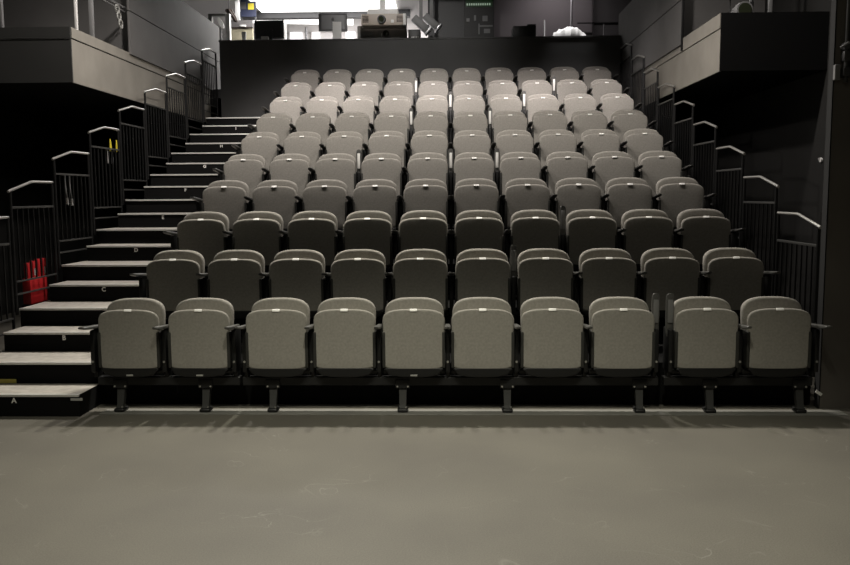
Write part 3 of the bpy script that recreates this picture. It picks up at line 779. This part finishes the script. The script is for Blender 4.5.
post(234.5, 238.5, -8, 16.4, 'pale grey pillar behind the hanging brown cloth', 'mid_grey', 'pillar')
# noticeboard with a yellow sheet
a, b_ = at(240, -6, 17.2), at(256, 16.5, 17.2)
t = thing('noticeboard', 'dark blue noticeboard with a yellow sheet at upper left of control room', 'noticeboard', ((a.x + b_.x) / 2, 17.2, b_.z)); w = b_.x - a.x
MB().box(-w / 2, w / 2, 0, 0.04, 0, a.z - b_.z).build('board', M['blue'], t, False)
p, q_ = at(248, 3.5, 17.2), at(254, 9.5, 17.2)
MB().box(p.x - t.location.x, q_.x - t.location.x, -0.006, 0.0, q_.z - b_.z, p.z - b_.z).build('yellow_sheet', M['yellow'], t, False)
p, q_ = at(240, 2, 17.2), at(246, 9, 17.2)
MB().box(p.x - t.location.x, q_.x - t.location.x, -0.006, 0.0, q_.z - b_.z, p.z - b_.z).build('pale_sheet', M['beam_grey'], t, False)
for sx in (-1, 1): MB().box(sx * w * 0.46 - 0.015, sx * w * 0.46 + 0.015, 0.01, 0.03, -(b_.z - BZ), 0).build('leg', M['dark_grey'], t, False)

# ------------------------------------------------------------------ light
w = bpy.data.worlds.new('world'); scene.world = w; w.use_nodes = True
w.node_tree.nodes['Background'].inputs['Color'].default_value = (0.9, 1.0, 0.9, 1)
w.node_tree.nodes['Background'].inputs['Strength'].default_value = 0.0
def spot(name, loc, target, power, color, size_deg, blend, radius):
    l = bpy.data.lights.new(name, 'SPOT'); l.energy = power; l.color = color
    l.spot_size = math.radians(size_deg); l.spot_blend = blend; l.shadow_soft_size = radius
    o = bpy.data.objects.new(name, l); col.objects.link(o); o.location = loc
    d = Vector(target) - Vector(loc); o.rotation_euler = d.to_track_quat('-Z', 'Y').to_euler()
    return o
def area(name, loc, target, power, color, sx, sy):
    l = bpy.data.lights.new(name, 'AREA'); l.shape = 'RECTANGLE'; l.size = sx; l.size_y = sy; l.energy = power; l.color = color
    o = bpy.data.objects.new(name, l); col.objects.link(o); o.location = loc
    d = Vector(target) - Vector(loc); o.rotation_euler = d.to_track_quat('-Z', 'Y').to_euler()
    return o
STAGE = (1.0, 0.965, 0.80); HOUSE = (1.0, 0.93, 0.87)
for x, p in ((-1.6, 390), (0.1, 690), (1.9, 100)):
    spot('stage_and_fill_light', (x, 1.6, 5.9), (x * 0.9, 3.4, 0), p, STAGE, 66, 0.6, 0.10)
area('stage_and_fill_light', (-0.4, 0.6, 5.9), (-0.3, 7.5, 1.2), 16, STAGE, 3.0, 0.6)  # soft fill added to lift dim seat fronts, not a known fixture
for x, p in ((-2.6, 320), (-0.6, 345), (1.6, 200)):
    spot('house_and_fill_light', (x, 8.25, 5.3), (x, 8.6, 0), p, HOUSE, 150, 0.4, 0.10)
for x, p in ((-1.4, 500), (0.8, 320)):
    spot('house_and_fill_light', (x, 8.3, 5.5), (x * 0.8, 4.9, 0), p, STAGE, 74, 0.6, 0.09)
for x in (-2.3, -0.9, 0.5, 1.9):
    spot('house_and_fill_light', (x, 9.9, 5.9), (x, 12.75, 3.0), 600, (1.0, 0.915, 0.905), 42, 0.95, 0.12)
spot('house_and_fill_light', (-0.8, 9.6, 6.3), (-0.7, 14.1, 4.5), 400, (1.0, 0.96, 0.92), 44, 1.0, 0.08)  # extra spot added to brighten the projector, desk items and parapet
area('booth_and_fill_light', (-3.2, 16.0, 5.5), (-3.0, 16.2, 4), 200, (1, 0.98, 0.95), 1.6, 1.0)
area('booth_and_fill_light', (-1.6, 19.2, 5.45), (-1.6, 19.6, 4), 230, (1, 0.97, 0.98), 3.0, 1.0)
spot('booth_and_fill_light', (1.95, 15.7, 5.58), (2.1, 16.6, 4.6), 26, (1.0, 0.90, 0.93), 150, 0.8, 0.06)
spot('booth_and_fill_light', (2.0, 14.0, 5.45), (2.0, 14.52, 4.2), 75, (1.0, 0.97, 0.97), 52, 0.6, 0.06)  # unseen spot added to whiten the cloth and the rod
spot('balcony_fill', (-5.0, 10.0, 5.4), (-5.1, 10.9, 3.8), 16, (1.0, 0.93, 0.86), 130, 0.6, 0.06)  # invented fill that makes the left balcony's back wall visible
spot('balcony_fill', (3.4, 10.0, 5.4), (3.5, 10.9, 3.8), 16, (1.0, 0.93, 0.86), 130, 0.6, 0.06)  # matching added fill for the right balcony's back wall
